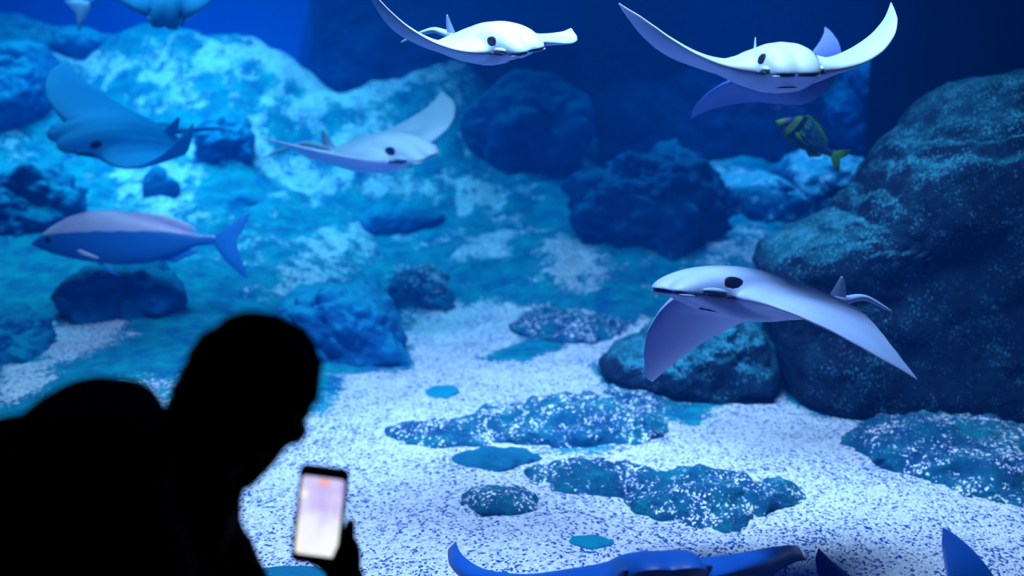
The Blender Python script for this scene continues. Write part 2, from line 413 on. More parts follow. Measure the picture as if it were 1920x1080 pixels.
sheet('wall_back', -8.2, 8.2, -.3, 5, lambda X, Z: 16.4+0*X, M['backdrop'], 4, 4, label='plain blue back wall of the tank')
sheet('wall_left', -8.6, -8.2, -.3, 5, lambda X, Z: 2.2+0*X, M['backdrop'], 3, 3, thick=14.4)
sheet('wall_right', 8.2, 8.6, -.3, 5, lambda X, Z: 2.2+0*X, M['shaded_wall'], 3, 3, thick=14.4)

def _rw(X, Z):
    xl = at(505, 60, 11.2)[0]
    return 11.6-.6*np.sin((X-xl)*.9)+np.clip(xl+.5+.12*(Z-1.8)-X, 0, None)**1.2*3.5
o = sheet('reef_wall', at(470, 0, 11.2)[0], 7.5, -.2, 4.2, _rw, M['wall_rock'], 300, 160, thick=1.2, seed=40, amp=.30, sc=.8)
tag(o, 'tall dim blue rock wall rising behind the sandy ridge', 'reef wall', kind='thing')
# masonry pier, coloured as if in shadow, beside the reef at the right
def pier():
    a = at(1712, 100, 6.4); b = at(2400, 100, 6.4)
    V, F = box_mesh(((a[0]+b[0])/2, 6.8, 2.2), (b[0]-a[0], .8, 4.6))
    bm = bmesh.new(); vs = [bm.verts.new(v) for v in V]; [bm.faces.new([vs[i] for i in f]) for f in F]
    bmesh.ops.bevel(bm, geom=bm.edges[:], offset=.05, segments=3, affect='EDGES')
    me = bpy.data.meshes.new('tank_pier'); bm.to_mesh(me); bm.free(); me.materials.append(M['shaded_wall'])
    o = bpy.data.objects.new('tank_pier', me); COL.objects.link(o)
    tag(o, 'flat near-black pier standing behind the big dark rock at right', 'pier')
pier()

# ------------------------------------------------------------------ rocks
def rock(name, outline, Y, depth, mat_, label, cat='rock', sub=6, amp=.04, sc=4, seed=0, group=None, lean=0, ledge=0, sharp=.75, cracks=()):
    """a boulder: its outline seen from the hall, swollen to its own depth"""
    if Y is None:                       # stands on the floor where its foot is
        k = sorted(outline, key=lambda q: -q[1])[:3]; Y = hit(sum(q[0] for q in k)/3, sum(q[1] for q in k)/3-4)[1]+depth*.75
        lo = max(q[1] for q in outline)-12; outline = [(a, b+(16 if b > lo else 0)) for a, b in outline]
    W = np.array([at(a, b, Y) for a, b in outline]); c = W.mean(0); R = W-c
    ang = np.arctan2(R[:, 2], R[:, 0]); r = np.hypot(R[:, 0], R[:, 2]); o_ = np.argsort(ang); ang = ang[o_]; r = r[o_]
    ang = np.r_[ang-2*np.pi, ang, ang+2*np.pi]; r = np.r_[r, r, r]
    S, F = sphere_mesh(sub)
    rho = np.hypot(S[:, 0], S[:, 2]); th = np.arctan2(S[:, 2], S[:, 0])
    rr = np.interp(th, ang, r)
    V = np.zeros_like(S); k = np.maximum(rho, 1e-9)
    prof = rho**sharp
    V[:, 0] = S[:, 0]/k*rr*prof; V[:, 2] = S[:, 2]/k*rr*prof; V[:, 1] = S[:, 1]*depth+lean*V[:, 2]
    Nn = V/np.linalg.norm(V, axis=1, keepdims=True)
    P = V+c
    d = amp*(fbm(P*sc, 5, seed)+.5*np.abs(fbm(P*sc*2.2, 4, seed+5)))*np.minimum(1, .35+np.abs(S[:, 1])*1.2)
    if ledge: d += ledge*np.tanh(4*np.sin(P[:, 2]*9+2.2*fbm(P*1.3, 3, seed+3)))*np.abs(S[:, 1])
    for line in cracks:                 # shelf edges: the rock below the line stands proud
        K = np.array([at(a, b, Y-depth) for a, b in line]); zl = np.interp(P[:, 0], K[:, 0], K[:, 2]); zl = zl+.012*fbm(P*14, 3, 71)
        fade = np.clip((P[:, 0]-K[0, 0])/.06, 0, 1)*np.clip((K[-1, 0]-P[:, 0])/.06, 0, 1)*(S[:, 1] < 0)
        dz = zl-P[:, 2]; d += fade*np.where(dz > 0, .040*np.exp(-(dz/.11)**2), -.018*np.exp(-(dz/.05)**2))
    V = V+Nn*d[:, None]
    o = mesh_obj(name, V, F, mat_); o.location = c
    tag(o, label, cat, group)
    return o
def mound(name, px, py, rx, ry, hgt, mat_, label, Yoff=0, sub=6, seed=0, group=None, rot=0, cat='rock', amp=.35):
    """a low rock lying in the gravel"""
    hgt *= .7; c = hit(px, py); a = hit(px, py+ry); b = hit(px, py-ry)
    hx = rx*c[1]/FPX; hy = max(.05, (b[1]-a[1])/2*.9)
    S, F = sphere_mesh(sub); P = S*np.array([hx, hy, hgt])
    cr, sr = math.cos(rot), math.sin(rot)
    ang = np.arctan2(S[:, 1], S[:, 0]); lob = 1+.18*vnoise(np.stack([np.cos(ang)*1.6, np.sin(ang)*1.6, 0*ang+seed], 1), seed)
    P[:, 0] *= lob; P[:, 1] *= lob
    P = np.stack([P[:, 0]*cr-P[:, 1]*sr, P[:, 0]*sr+P[:, 1]*cr, P[:, 2]], 1)
    W = P+c
    P[:, 2] += hgt*amp*(fbm(W*6, 4, seed)+.4*fbm(W*22, 2, seed+4))
    P[:, :2] += (.10*min(hx, hy)*fbm(W*9, 3, seed+8))[:, None]*S[:, :2]
    o = mesh_obj(name, P, F, mat_); o.location = c-np.array([0, 0, hgt*.15])
    tag(o, label, cat, group); return o

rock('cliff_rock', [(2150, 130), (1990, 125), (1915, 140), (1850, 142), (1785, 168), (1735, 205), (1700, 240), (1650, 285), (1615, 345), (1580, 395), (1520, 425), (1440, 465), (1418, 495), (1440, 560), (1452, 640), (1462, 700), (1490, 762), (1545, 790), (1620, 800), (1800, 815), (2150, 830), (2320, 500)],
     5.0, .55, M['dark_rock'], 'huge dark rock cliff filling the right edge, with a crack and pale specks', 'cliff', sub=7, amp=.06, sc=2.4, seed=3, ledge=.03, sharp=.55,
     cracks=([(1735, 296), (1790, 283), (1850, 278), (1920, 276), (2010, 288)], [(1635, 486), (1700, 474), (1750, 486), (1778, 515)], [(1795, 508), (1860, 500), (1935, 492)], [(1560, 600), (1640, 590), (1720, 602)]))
rock('shaded_rock', [(1125, 690), (1150, 655), (1210, 640), (1290, 620), (1400, 600), (1440, 640), (1445, 700), (1430, 712), (1390, 715), (1350, 745), (1300, 760), (1200, 735), (1140, 715)],
     5.15, .40, M['dark_rock'], 'dark algae rock under the swooping ray, left of the cliff', amp=.05, sc=4, seed=11)
mound('rock_tongue', 1225, 735, 105, 45, .07, M['mound'], 'ragged teal rock tongue running into the gravel below the swooping ray', seed=12, rot=-.35)
rock('boulder', [(1080, 400), (1090, 340), (1140, 315), (1210, 300), (1270, 282), (1320, 292), (1340, 330), (1348, 390), (1320, 440), (1270, 480), (1210, 488), (1140, 485), (1100, 450)],
     7.9, .45, M['blue_rock'], 'rounded dark blue boulder standing alone left of the pale shelf', amp=.12, sc=4, seed=21)
rock('shelf_rock', [(1335, 400), (1345, 340), (1400, 330), (1470, 345), (1530, 350), (1600, 300), (1640, 300), (1600, 400), (1500, 440), (1400, 440)],
     8.6, .55, M['shelf_rock'], 'pale teal rock shelf between the boulder and the cliff', amp=.07, sc=3, seed=22)
rock('pale_reef', [(1600, 300), (1560, 230), (1600, 130), (1650, 95), (1720, 90), (1760, 200), (1720, 320)],
     9.15, .4, M['slope_rock'], 'mottled blue rock face just left of the flat dark pier', amp=.10, sc=2.5, seed=23)
rock('hollow_rock', [(1120, 185), (1250, 150), (1400, 160), (1540, 180), (1560, 260), (1545, 350), (1460, 370), (1340, 360), (1200, 340), (1125, 340), (1115, 260)],
     9.9, .45, M['hollow_rock'], 'dark hollow-looking rock behind the boulder and the banded fish', amp=.12, sc=2, seed=24)
rock('slope_rock', [(860, 260), (920, 170), (1040, 150), (1110, 230), (1080, 320), (1000, 350), (900, 330)],
     9.6, .4, M['slope_rock'], 'mottled teal rock slope right of the sandy ridge, below the ray at the top centre', amp=.12, sc=2.4, seed=25)
# rocks lying low in the gravel
mound('gravel_mound', 828, 738, 34, 13, .03, M['haze_rock'], 'smallest round teal patch of rock in the gravel, right of the head', seed=31)
mound('gravel_mound', 850, 816, 120, 30, .08, M['mound'], 'teal rock hump in the gravel, left end of the middle mound', seed=32)
mound('gravel_mound', 1075, 800, 195, 52, .15, M['mound'], 'broad dark-centred mound of algae rock in the middle of the gravel', seed=33)
mound('gravel_mound', 930, 868, 85, 24, .05, M['blue_rock'], 'deep blue low patch added as shadow directly in front of the broad middle mound', seed=34)  # dark low form added to make a shadow patch on the gravel
mound('gravel_mound', 1125, 905, 150, 34, .09, M['mound'], 'flat teal algae rock, left half of the pair in the front gravel', seed=35)
mound('gravel_mound', 1320, 938, 172, 58, .13, M['mound'], 'large speckled algae rock, right half of the pair in the front gravel', seed=36)
mound('gravel_mound', 935, 942, 82, 32, .07, M['mound'], 'small speckled teal rock left of the front pair of algae rocks', seed=37)
mound('gravel_mound', 1110, 1018, 46, 12, .02, M['haze_rock'], 'thin blue-green sliver of rock nearest the glass in the open gravel', seed=38)
mound('gravel_mound', 1800, 858, 215, 72, .14, M['mound'], 'wide speckled algae mound at the right edge below the cliff', seed=39)
mound('gravel_mound', 1070, 612, 110, 44, .12, M['mound'], 'dark green hump rising at the far end of the gravel', seed=40)
mound('ledge_rock', 560, 1092, 110, 34, .05, M['blue_rock'], 'smooth blue ledge against the glass beside the phone', seed=41, amp=.05)
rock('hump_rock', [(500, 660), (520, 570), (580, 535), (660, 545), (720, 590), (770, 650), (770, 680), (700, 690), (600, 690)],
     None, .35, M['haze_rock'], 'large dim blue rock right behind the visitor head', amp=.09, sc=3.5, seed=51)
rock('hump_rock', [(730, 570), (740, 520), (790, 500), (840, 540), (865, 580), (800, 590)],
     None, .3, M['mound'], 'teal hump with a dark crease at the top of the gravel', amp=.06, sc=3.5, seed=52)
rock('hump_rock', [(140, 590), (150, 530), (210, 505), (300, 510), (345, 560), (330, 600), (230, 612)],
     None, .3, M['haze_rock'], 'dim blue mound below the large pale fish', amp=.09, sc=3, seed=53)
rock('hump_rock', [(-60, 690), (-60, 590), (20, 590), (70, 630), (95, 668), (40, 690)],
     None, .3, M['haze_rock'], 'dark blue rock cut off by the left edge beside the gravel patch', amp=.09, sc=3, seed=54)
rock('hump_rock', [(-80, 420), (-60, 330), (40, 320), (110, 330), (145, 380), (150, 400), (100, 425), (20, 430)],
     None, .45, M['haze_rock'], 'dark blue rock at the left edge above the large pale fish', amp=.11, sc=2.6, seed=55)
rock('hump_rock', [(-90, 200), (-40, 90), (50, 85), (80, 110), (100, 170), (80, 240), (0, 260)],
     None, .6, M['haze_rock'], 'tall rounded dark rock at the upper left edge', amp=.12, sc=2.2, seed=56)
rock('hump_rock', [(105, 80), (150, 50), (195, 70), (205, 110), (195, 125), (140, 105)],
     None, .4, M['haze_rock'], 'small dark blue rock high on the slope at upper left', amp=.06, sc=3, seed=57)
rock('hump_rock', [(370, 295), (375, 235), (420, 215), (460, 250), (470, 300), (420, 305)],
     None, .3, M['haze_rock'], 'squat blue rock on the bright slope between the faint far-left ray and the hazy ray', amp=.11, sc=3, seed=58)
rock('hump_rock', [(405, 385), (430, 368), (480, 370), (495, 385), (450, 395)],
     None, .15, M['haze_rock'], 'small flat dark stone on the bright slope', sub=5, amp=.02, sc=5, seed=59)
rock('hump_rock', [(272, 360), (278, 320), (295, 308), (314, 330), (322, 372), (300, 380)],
     None, .10, M['haze_rock'], 'leaf-shaped upright blue form above the large pale fish', sub=5, amp=.02, sc=5, seed=60)
rock('shadow_slab', [(660, 425), (680, 400), (740, 388), (820, 392), (835, 405), (790, 430), (730, 452), (690, 450)],
     None, .25, M['haze_rock'], 'flat dark slab added as the shadow on the slope below the hazy ray with one wing tip up', amp=.03, sc=4, seed=61)  # added slab standing in for that ray's cast shadow

# ---- cownose ray: pure numpy shape -------------------------------------------------
def smooth_curve(xs, ys, q, passes=60):
    t = np.linspace(0, 1, 401); y = np.interp(t, xs, ys)
    for _ in range(passes):
        y[1:-1] = (y[:-2]+2*y[1:-1]+y[2:])/4
    return np.interp(q, t, y)

def x_lead(v):
    wing = smooth_curve([0,.18,.35,.5,.65,.8,.9,1], [.27,.25,.20,.14,.04,-.10,-.23,-.42], v)
    head = .46 - .02*np.exp(-(v/.035)**2) - .10*(np.minimum(v,.2)/.165)**4
    w = 1/(1+np.exp((v-.168)/.009))
    return wing*(1-w)+head*w
def x_trail(v):
    return smooth_curve([0,.1,.18,.3,.45,.6,.75,.88,1], [-.50,-.50,-.47,-.42,-.38,-.355,-.35,-.375,-.43], v, 40)

def bend_tables(p):
    """arc tables for each wing: returns fn(yabs, side)->(y,z,theta)"""
    out = []
    t = np.linspace(0, 1.15, 140)
    for a1, a2 in ((p['aL'], p['bL']), (p['aR'], p['bR'])):
        u = np.clip((t-.10)/.9, 0, None)
        th = a1*(1-np.exp(-u*6)) + a2*u**1.4
        y = np.concatenate([[0], np.cumsum(np.cos(th[1:])*np.diff(t))])
        z = np.concatenate([[0], np.cumsum(np.sin(th[1:])*np.diff(t))])
        out.append((t, y, z, th))
    return out

def ray_deform(V, p):
    """V in rest pose (half span 1, x forward, y left, z up) -> posed local coordinates"""
    V = np.array(V, float); out = V.copy(); tb = bend_tables(p)
    for side in (0, 1):
        m = V[:,1] >= 0 if side == 0 else V[:,1] < 0
        t, y, z, th = tb[side]
        a = np.abs(V[m,1]); Y = np.interp(a, t, y); Z = np.interp(a, t, z); T = np.interp(a, t, th)
        x = V[m,0]; h = V[m,2]
        tw = p.get('twL' if side == 0 else 'twR', 0)*np.clip((a-.15)/.85, 0, None)**1.5
        xr = .1-.35*a                                    # twist axis
        dx = x-xr
        x2 = xr+dx*np.cos(tw)-h*np.sin(tw); h2 = h*np.cos(tw)+dx*np.sin(tw)
        x2 = x2 + p.get('sw',0)*np.clip(a-.2,0,None)
        s = 1 if side == 0 else -1
        out[m,0] = x2
        out[m,1] = s*(Y-h2*np.sin(T))
        out[m,2] = Z+h2*np.cos(T)
    return out

def euler_mat(rx, ry, rz):
    cx,sx,cy,sy,cz,sz = np.cos(rx),np.sin(rx),np.cos(ry),np.sin(ry),np.cos(rz),np.sin(rz)
    X = np.array([[1,0,0],[0,cx,-sx],[0,sx,cx]]); Y = np.array([[cy,0,sy],[0,1,0],[-sy,0,cy]]); Z = np.array([[cz,-sz,0],[sz,cz,0],[0,0,1]])
    return Z@Y@X

# ------------------------------------------------------------------ rays
RAY_S = .42
def cap_grid(vs, us, p, top, bot):
    """closed skin of the disc: upper and lower grid joined at the rim"""
    Vv, Uu = np.meshgrid(vs, us, indexing='ij'); a = np.abs(Vv)
    xl = x_lead(a); xt = x_trail(a); X = xl+(xt-xl)*Uu
    foil = 2.6*np.sqrt(Uu)*(1-Uu)**.9
    hump = np.sin(math.pi*np.clip(Uu, 0, 1)**.74)**.9           # the raised head and back
    w_ = p.get('broad', 1); dm = p.get('dome', 1); body = np.exp(-(a/(.19*w_))**3)
    A = dm*np.interp(a/w_, [0, .08, .15, .22, .32, .5, .8, 1], [.165, .156, .125, .085, .052, .034, .014, .002])
    B = dm*np.interp(a/w_, [0, .10, .20, .32, .5, .8, 1], [.135, .125, .088, .042, .022, .010, .002])
    ZU = A*(foil*(1-body)+hump*body)
    under = np.sin(math.pi*np.clip(Uu, 0, 1)**.85)**1.6
    ZL = -B*(foil*(1-body)+under*body)
    U_ = np.stack([X, Vv, ZU], -1); L_ = np.stack([X, Vv, ZL], -1)
    n, m_ = X.shape; iU = np.arange(n*m_).reshape(n, m_); iL = iU+n*m_
    iL[:, 0] = iU[:, 0]; iL[:, -1] = iU[:, -1]
    FU = np.stack([iU[:-1, :-1], iU[:-1, 1:], iU[1:, 1:], iU[1:, :-1]], -1).reshape(-1, 4)
    FL = np.stack([iL[:-1, :-1], iL[1:, :-1], iL[1:, 1:], iL[:-1, 1:]], -1).reshape(-1, 4)
    V = np.r_[U_.reshape(-1, 3), L_.reshape(-1, 3)]
    return V, FU, FL
def disc_top(x, y):
    """height of the upper skin above (x, y) in the rest pose"""
    a = np.abs(y); xl = x_lead(a); xt = x_trail(a); u = np.clip((x-xl)/(xt-xl), 0, 1)
    foil = 2.6*np.sqrt(u)*(1-u)**.9; hump = np.sin(math.pi*u**.74)**.9; body = np.exp(-(a/.19)**3)
    A = np.interp(a, [0, .08, .15, .22, .32, .5, .8, 1], [.165, .156, .125, .085, .052, .034, .014, .002])
    return A*(foil*(1-body)+hump*body)
def ray_body(p, tail=None):
    vs = np.sin(np.linspace(-1, 1, 151)*math.pi/2*.999); vs = np.sign(vs)*np.abs(vs)**1.25
    us = (1-np.cos(np.linspace(0, 1, 44)*math.pi))/2
    acc = Acc(); V, FU, FL = cap_grid(vs, us, p, 0, 0)
    acc.add(V, list(FU)+list(FL)); acc.M[-len(FL):] = [1]*len(FL)
    S, SF = sphere_mesh(3)
    def blob(c, r, m, pinch=0):
        acc.add(S*np.array(r)+np.array(c), SF, m)
    for s in (-1, 1):
        blob((.318, s*.158, .018), (.068, .020, .018), 0)            # brow over the eye
        if not p.get('broad'): blob((.405, s*.072, -.018), (.045, .066, .012), 0)           # snout lobes
        # pelvic fin
        P = np.array([[-.42, s*.05, .0], [-.50, s*.16, -.01], [-.60, s*.15, -.02], [-.62, s*.10, -.02], [-.52, s*.03, .0]])
        T = np.r_[P+[0, 0, .010], P-[0, 0, .010]]; k = 5
        acc.add(T, [tuple(range(k)), tuple(range(k, 2*k))[::-1]]+[(i, (i+1) % k, (i+1) % k+k, i+k) for i in range(k)], 0)
    # dorsal fin, swept back
    q = np.linspace(0, 1, 9); d = []
    for t in q:
        ch = .125*(1-t)**.8+.014; x0 = -.43-.08*t
        for u in np.linspace(0, 1, 9): d.append((x0-ch*u, .013*(1-t*.7)*math.sin(math.pi*min(1, u+.02)), .02+.165*t))
    d = np.array(d); n = len(d); d2 = d.copy(); d2[:, 1] *= -1; f = []
    for i in range(8):
        for j in range(8):
            a = i*9+j; f += [(a, a+1, a+10, a+9), (a+n, a+9+n, a+10+n, a+1+n)]
    acc.add(np.r_[d, d2], f+[(72+j, 73+j, 73+j+n, 72+j+n) for j in range(8)], 0)
    # whip tail
    tl = tail or [(-.46, 0, .02), (-.62, .02, .03), (-.80, .03, .05), (-1.0, -.02, .0), (-1.25, -.04, -.08)]
    tl = np.array(tl); t = np.linspace(0, 1, 28); k = np.linspace(0, 1, len(tl))
    P = np.stack([np.interp(t, k, tl[:, i]) for i in range(3)], 1)
    for _ in range(6): P[1:-1] = (P[:-2]+2*P[1:-1]+P[2:])/4
    acc.add(*tube_mesh(P, .030*(1-t)**.7+.005, 10), 0)
    return acc
def make_ray(name, p, label, mats=None, tail=None, eyes=True, group=None, cat='ray'):
    mats = mats or (M['ray_back'], M['ray_belly'])
    acc = ray_body(p, tail)
    V = ray_deform(acc.arr(), p)
    k = RAY_S*p['sc']; V = V*k*np.array([p.get('sx', 1), 1, 1])
    R = euler_mat(p['rx'], p['ry'], p['rz']); c = at(p['x'], p['y'], p['Y'])
    o = mesh_obj(name, V@R.T, acc.F, list(mats), midx=acc.M); o.location = c
    tag(o, label, cat, group)
    sub = o.modifiers.new('round', 'SUBSURF'); sub.levels = 1; sub.render_levels = 1
    if eyes:
        S, SF = sphere_mesh(4)
        for s in (-1, 1):
            # spiracle: dark opening behind the brow, following the head surface
            q = S[:, :2]*np.array([.046, .026])*(1+.4*S[:, :1]*np.array([[0, 1]]))+np.array([.245, 0]); q[:, 1] = s*(.170+q[:, 1])
            W = np.c_[q, disc_top(q[:, 0], q[:, 1])+.012*S[:, 2]-.004]
            W = ray_deform(W, p)*k*np.array([p.get('sx', 1), 1, 1])
            mesh_obj('spiracle', W@R.T, SF, M['ray_dark'], parent=o).location = (0, 0, 0)
            W = S*np.array([.062, .015, .013])+np.array([.318, s*.170, -.002]); W = ray_deform(W, p)*k*np.array([p.get('sx', 1), 1, 1])
            mesh_obj('eye', W@R.T, SF, M['ray_dark'], parent=o)  # eye drawn out into a dark gap of shadow under the brow
        # mouth slit on the underside
        t = np.linspace(-1, 1, 15); P = np.stack([.22+.03*(1-t*t), .075*t, -.088+0*t], 1)
        V2, F2 = tube_mesh(P, .004+0*t, 8); V2 = ray_deform(V2, p)*k*np.array([p.get('sx', 1), 1, 1])
        mesh_obj('mouth', V2@R.T, F2, M['ray_dark'], parent=o)
    for ch in o.children: ch.matrix_parent_inverse = Matrix.Identity(4)
    return o
RAYS = {
    'front': dict(x=1456.0, y=131.5, Y=2.850, rx=0.012, ry=0.050, rz=-1.50, aL=-0.000, bL=1.070, aR=-0.000, bR=1.242, twL=-0.220, twR=0.376, sc=1.12, sx=0.853, sw=-0.035),
    'topmid': dict(x=921.514, y=83.391, Y=3.200, rx=0.224, ry=0.091, rz=-1.05, aL=-0.328, bL=0.25, aR=0.116, bR=1.536, twL=-0.225, twR=-0.101, sc=1.030, sx=1.259, sw=0.05),
    'swoop': dict(x=1412.768, y=558.477, Y=2.848, rx=0.064, ry=-0.200, rz=-2.467, aL=-0.000, bL=-0.781, aR=-1.009, bR=-0.002, twL=0.160, twR=-0.654, sc=1.254, sx=1.639, sw=0.395),
    'midleft': dict(x=712.836, y=287.904, Y=5.798, rx=0.268, ry=-0.018, rz=-0.738, aL=0.195, bL=0.193, aR=0.510, bR=0.092, twL=-0.003, twR=-0.096, sc=1.760, sx=1.261, sw=0.330),
    'farleft': dict(x=209.575, y=257.727, Y=5.999, rx=-0.651, ry=0.005, rz=-2.046, aL=0.000, bL=2.200, aR=0.031, bR=0.068, twL=-0.416, twR=-0.000, sc=1.681, sx=1.273, sw=0.280),
    'topfar': dict(x=315.278, y=14.784, Y=6.499, rx=-0.112, ry=0.586, rz=-1.414, aL=0.472, bL=0.672, aR=0.000, bR=0.808, twL=0.016, twR=0.014, sc=1.389, sx=0.879, sw=-0.371),
    'behind': dict(x=1447.683, y=163, Y=3.702, rx=-0.078, ry=-0.395, rz=-2.164, aL=1.014, bL=1.782, aR=-0.161, bR=-0.137, twL=0.950, twR=-0.023, sc=0.992, sx=0.863, sw=-0.351),
    'lowleft': dict(x=1217.430, y=1117, Y=2.577*.93, rx=0.025, ry=-0.667, rz=-1.538, aL=0.429, bL=0.000, aR=0.093, bR=0.840, twL=0.127, twR=-0.495, sc=1.655*.93, sx=1.251, sw=-0.357, broad=2.3, dome=.85),
    'lowright': dict(x=1740.099, y=1210.247, Y=2.942*.83, rx=0.208, ry=-0.128, rz=-2.622, aL=0.954, bL=2.072, aR=0.541, bR=0.000, twL=0.222, twR=0.154, sc=1.337*.83, sx=0.933, sw=0.388),
}
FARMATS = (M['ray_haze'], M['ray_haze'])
make_ray('cownose_ray', RAYS['front'], 'white-lit ray gliding head-on at upper right with both wings raised')
make_ray('cownose_ray', RAYS['topmid'], 'pale ray at the top centre tilted with its left wing leaving the frame')
make_ray('cownose_ray', RAYS['swoop'], 'large lavender ray swooping left in front of the cliff, wings down and whip tail showing', mats=(M['ray_violet'], M['ray_belly']),
         tail=[(-.47, 0, .03), (-.58, -.02, .04), (-.68, -.03, .07), (-.74, -.02, .07), (-.86, .04, .0)])
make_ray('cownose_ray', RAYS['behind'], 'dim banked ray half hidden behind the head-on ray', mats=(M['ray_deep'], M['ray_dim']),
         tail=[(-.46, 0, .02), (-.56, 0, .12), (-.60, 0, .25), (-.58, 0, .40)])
make_ray('cownose_ray', RAYS['midleft'], 'hazy ray over the bright slope with dark back fin and one wing tip up')
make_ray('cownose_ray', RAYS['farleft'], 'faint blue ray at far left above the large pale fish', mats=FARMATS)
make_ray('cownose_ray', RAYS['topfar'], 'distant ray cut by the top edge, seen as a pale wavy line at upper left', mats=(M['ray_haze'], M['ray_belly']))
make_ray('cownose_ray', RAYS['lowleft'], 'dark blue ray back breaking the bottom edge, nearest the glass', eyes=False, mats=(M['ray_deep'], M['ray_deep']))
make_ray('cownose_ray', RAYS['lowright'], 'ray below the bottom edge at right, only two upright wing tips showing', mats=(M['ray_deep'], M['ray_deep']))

# ------------------------------------------------------------------ bony fish
def fish_shape(prof, nseg=90, ring=40, power=.9):
    t = np.linspace(0, 1, nseg); xs, top, bot, wid = (np.array(c, float) for c in zip(*prof))
    def sm(y):
        q = np.interp(t, xs, y)
        for _ in range(4): q[1:-1] = (q[:-2]+2*q[1:-1]+q[2:])/4
        return q
    T, B, W = sm(top), sm(bot), sm(wid); V = []; F = []
    for i in range(nseg):
        mid = (T[i]+B[i])/2; h = (T[i]-B[i])/2
        for k in range(ring):
            a = 2*math.pi*k/ring; cs, sn = math.cos(a), math.sin(a)
            V.append((t[i], W[i]*np.sign(cs)*abs(cs)**power, mid+h*np.sign(sn)*abs(sn)**power))
    for i in range(nseg-1):
        for k in range(ring):
            k2 = (k+1) % ring; F.append((i*ring+k, (i+1)*ring+k, (i+1)*ring+k2, i*ring+k2))
    F.append(tuple(range(ring))); F.append(tuple((nseg-1)*ring+k for k in range(ring))[::-1])
    return np.array(V), F
def plate(outline, th, yc=0, curve=0):
    """thin fin: outline in x,z with rounded thickness"""
    P = np.array(outline, float); c = P.mean(0); n = len(P); V = []; F = []
    rings = [(1, 0), (.92, .5), (.6, .9), (.0, 1)]
    for s in (1, -1):
        for f, h in rings[:-1] if s == 1 else rings[:-1]:
            for q in P: V.append((c[0]+(q[0]-c[0])*f, yc+s*th*h, c[1]+(q[1]-c[1])*f))
        V.append((c[0], yc+s*th, c[1]))
    blk = 3*n+1
    for b, flip in ((0, 0), (blk, 1)):
        for r_ in range(2):
            for i in range(n):
                j = (i+1) % n; f = (b+r_*n+i, b+r_*n+j, b+(r_+1)*n+j, b+(r_+1)*n+i); F.append(f[::-1] if flip else f)
        for i in range(n):
            j = (i+1) % n; f = (b+2*n+i, b+2*n+j, b+3*n); F.append(f[::-1] if flip else f)
    return np.array(V), F
def place(V, L, rx, ry, rz): return (np.asarray(V)*L)@euler_mat(rx, ry, rz).T
# large pale fish
def big_fish():
    c = at(60, 455, 5.6); L = (345/FPX)*5.6*1.02
    V, F = fish_shape([(0, 0, -.012, .006), (.03, .025, -.03, .025), (.10, .082, -.060, .05), (.2, .138, -.090, .075), (.33, .172, -.115, .09), (.45, .170, -.130, .088), (.6, .135, -.125, .07), (.75, .075, -.080, .045), (.87, .030, -.030, .02), (.93, .022, -.026, .012), (1, .02, -.025, .004)])
    acc = Acc(); acc.add(V, F)
    x = V[:, 0]; lim = np.where(x < .15, .035+x*.15, .0575-.05*(x-.15)/.8+.035*np.sin((x-.15)*3.6))
    pale = np.clip(.5+(V[:, 2]-lim)/.03, 0, 1)  # two-tone skin; the pale back also carries light from above
    P = acc.arr(); o = mesh_obj('large_fish', place(P, L, 0, 0, rad(6)), F, [M['fish_skin']], attrs={'pale': pale}); o.location = c
    tag(o, 'large pale-backed fish swimming left at the far left side', 'fish')
    def part(n, V, F, m): q = mesh_obj(n, place(V, L, 0, 0, rad(6)), F, m, parent=o); q.matrix_parent_inverse = Matrix.Identity(4)
    part('tail_fin', *plate([(.95, .015), (1.02, .06), (1.14, .14), (1.165, .15), (1.10, .05), (1.075, -.01), (1.085, -.09), (1.13, -.22), (1.12, -.225), (1.02, -.13), (.96, -.04)], .012), M['fish_blue'])
    part('dorsal_fin', *plate([(.42, .150), (.55, .158), (.70, .140), (.82, .095), (.87, .050), (.80, .040), (.70, .08), (.55, .135)], .010), M['fish_silver'])
    part('anal_fin', *plate([(.66, -.105), (.74, -.12), (.86, -.075), (.88, -.04), (.78, -.06)], .008), M['fish_blue'])
    part('pectoral_fin', *plate([(.255, -.030), (.28, -.026), (.37, -.070), (.36, -.082), (.28, -.055)], .008, yc=-.094), M['fish_silver'])
    part('pelvic_fin', *plate([(.33, -.10), (.38, -.125), (.46, -.19), (.40, -.17)], .008, yc=-.03), M['fish_blue'])
    S, SF = sphere_mesh(3)
    part('eye', S*.020+np.array([.105, -.040, .022]), SF, M['ray_dark'])
big_fish()
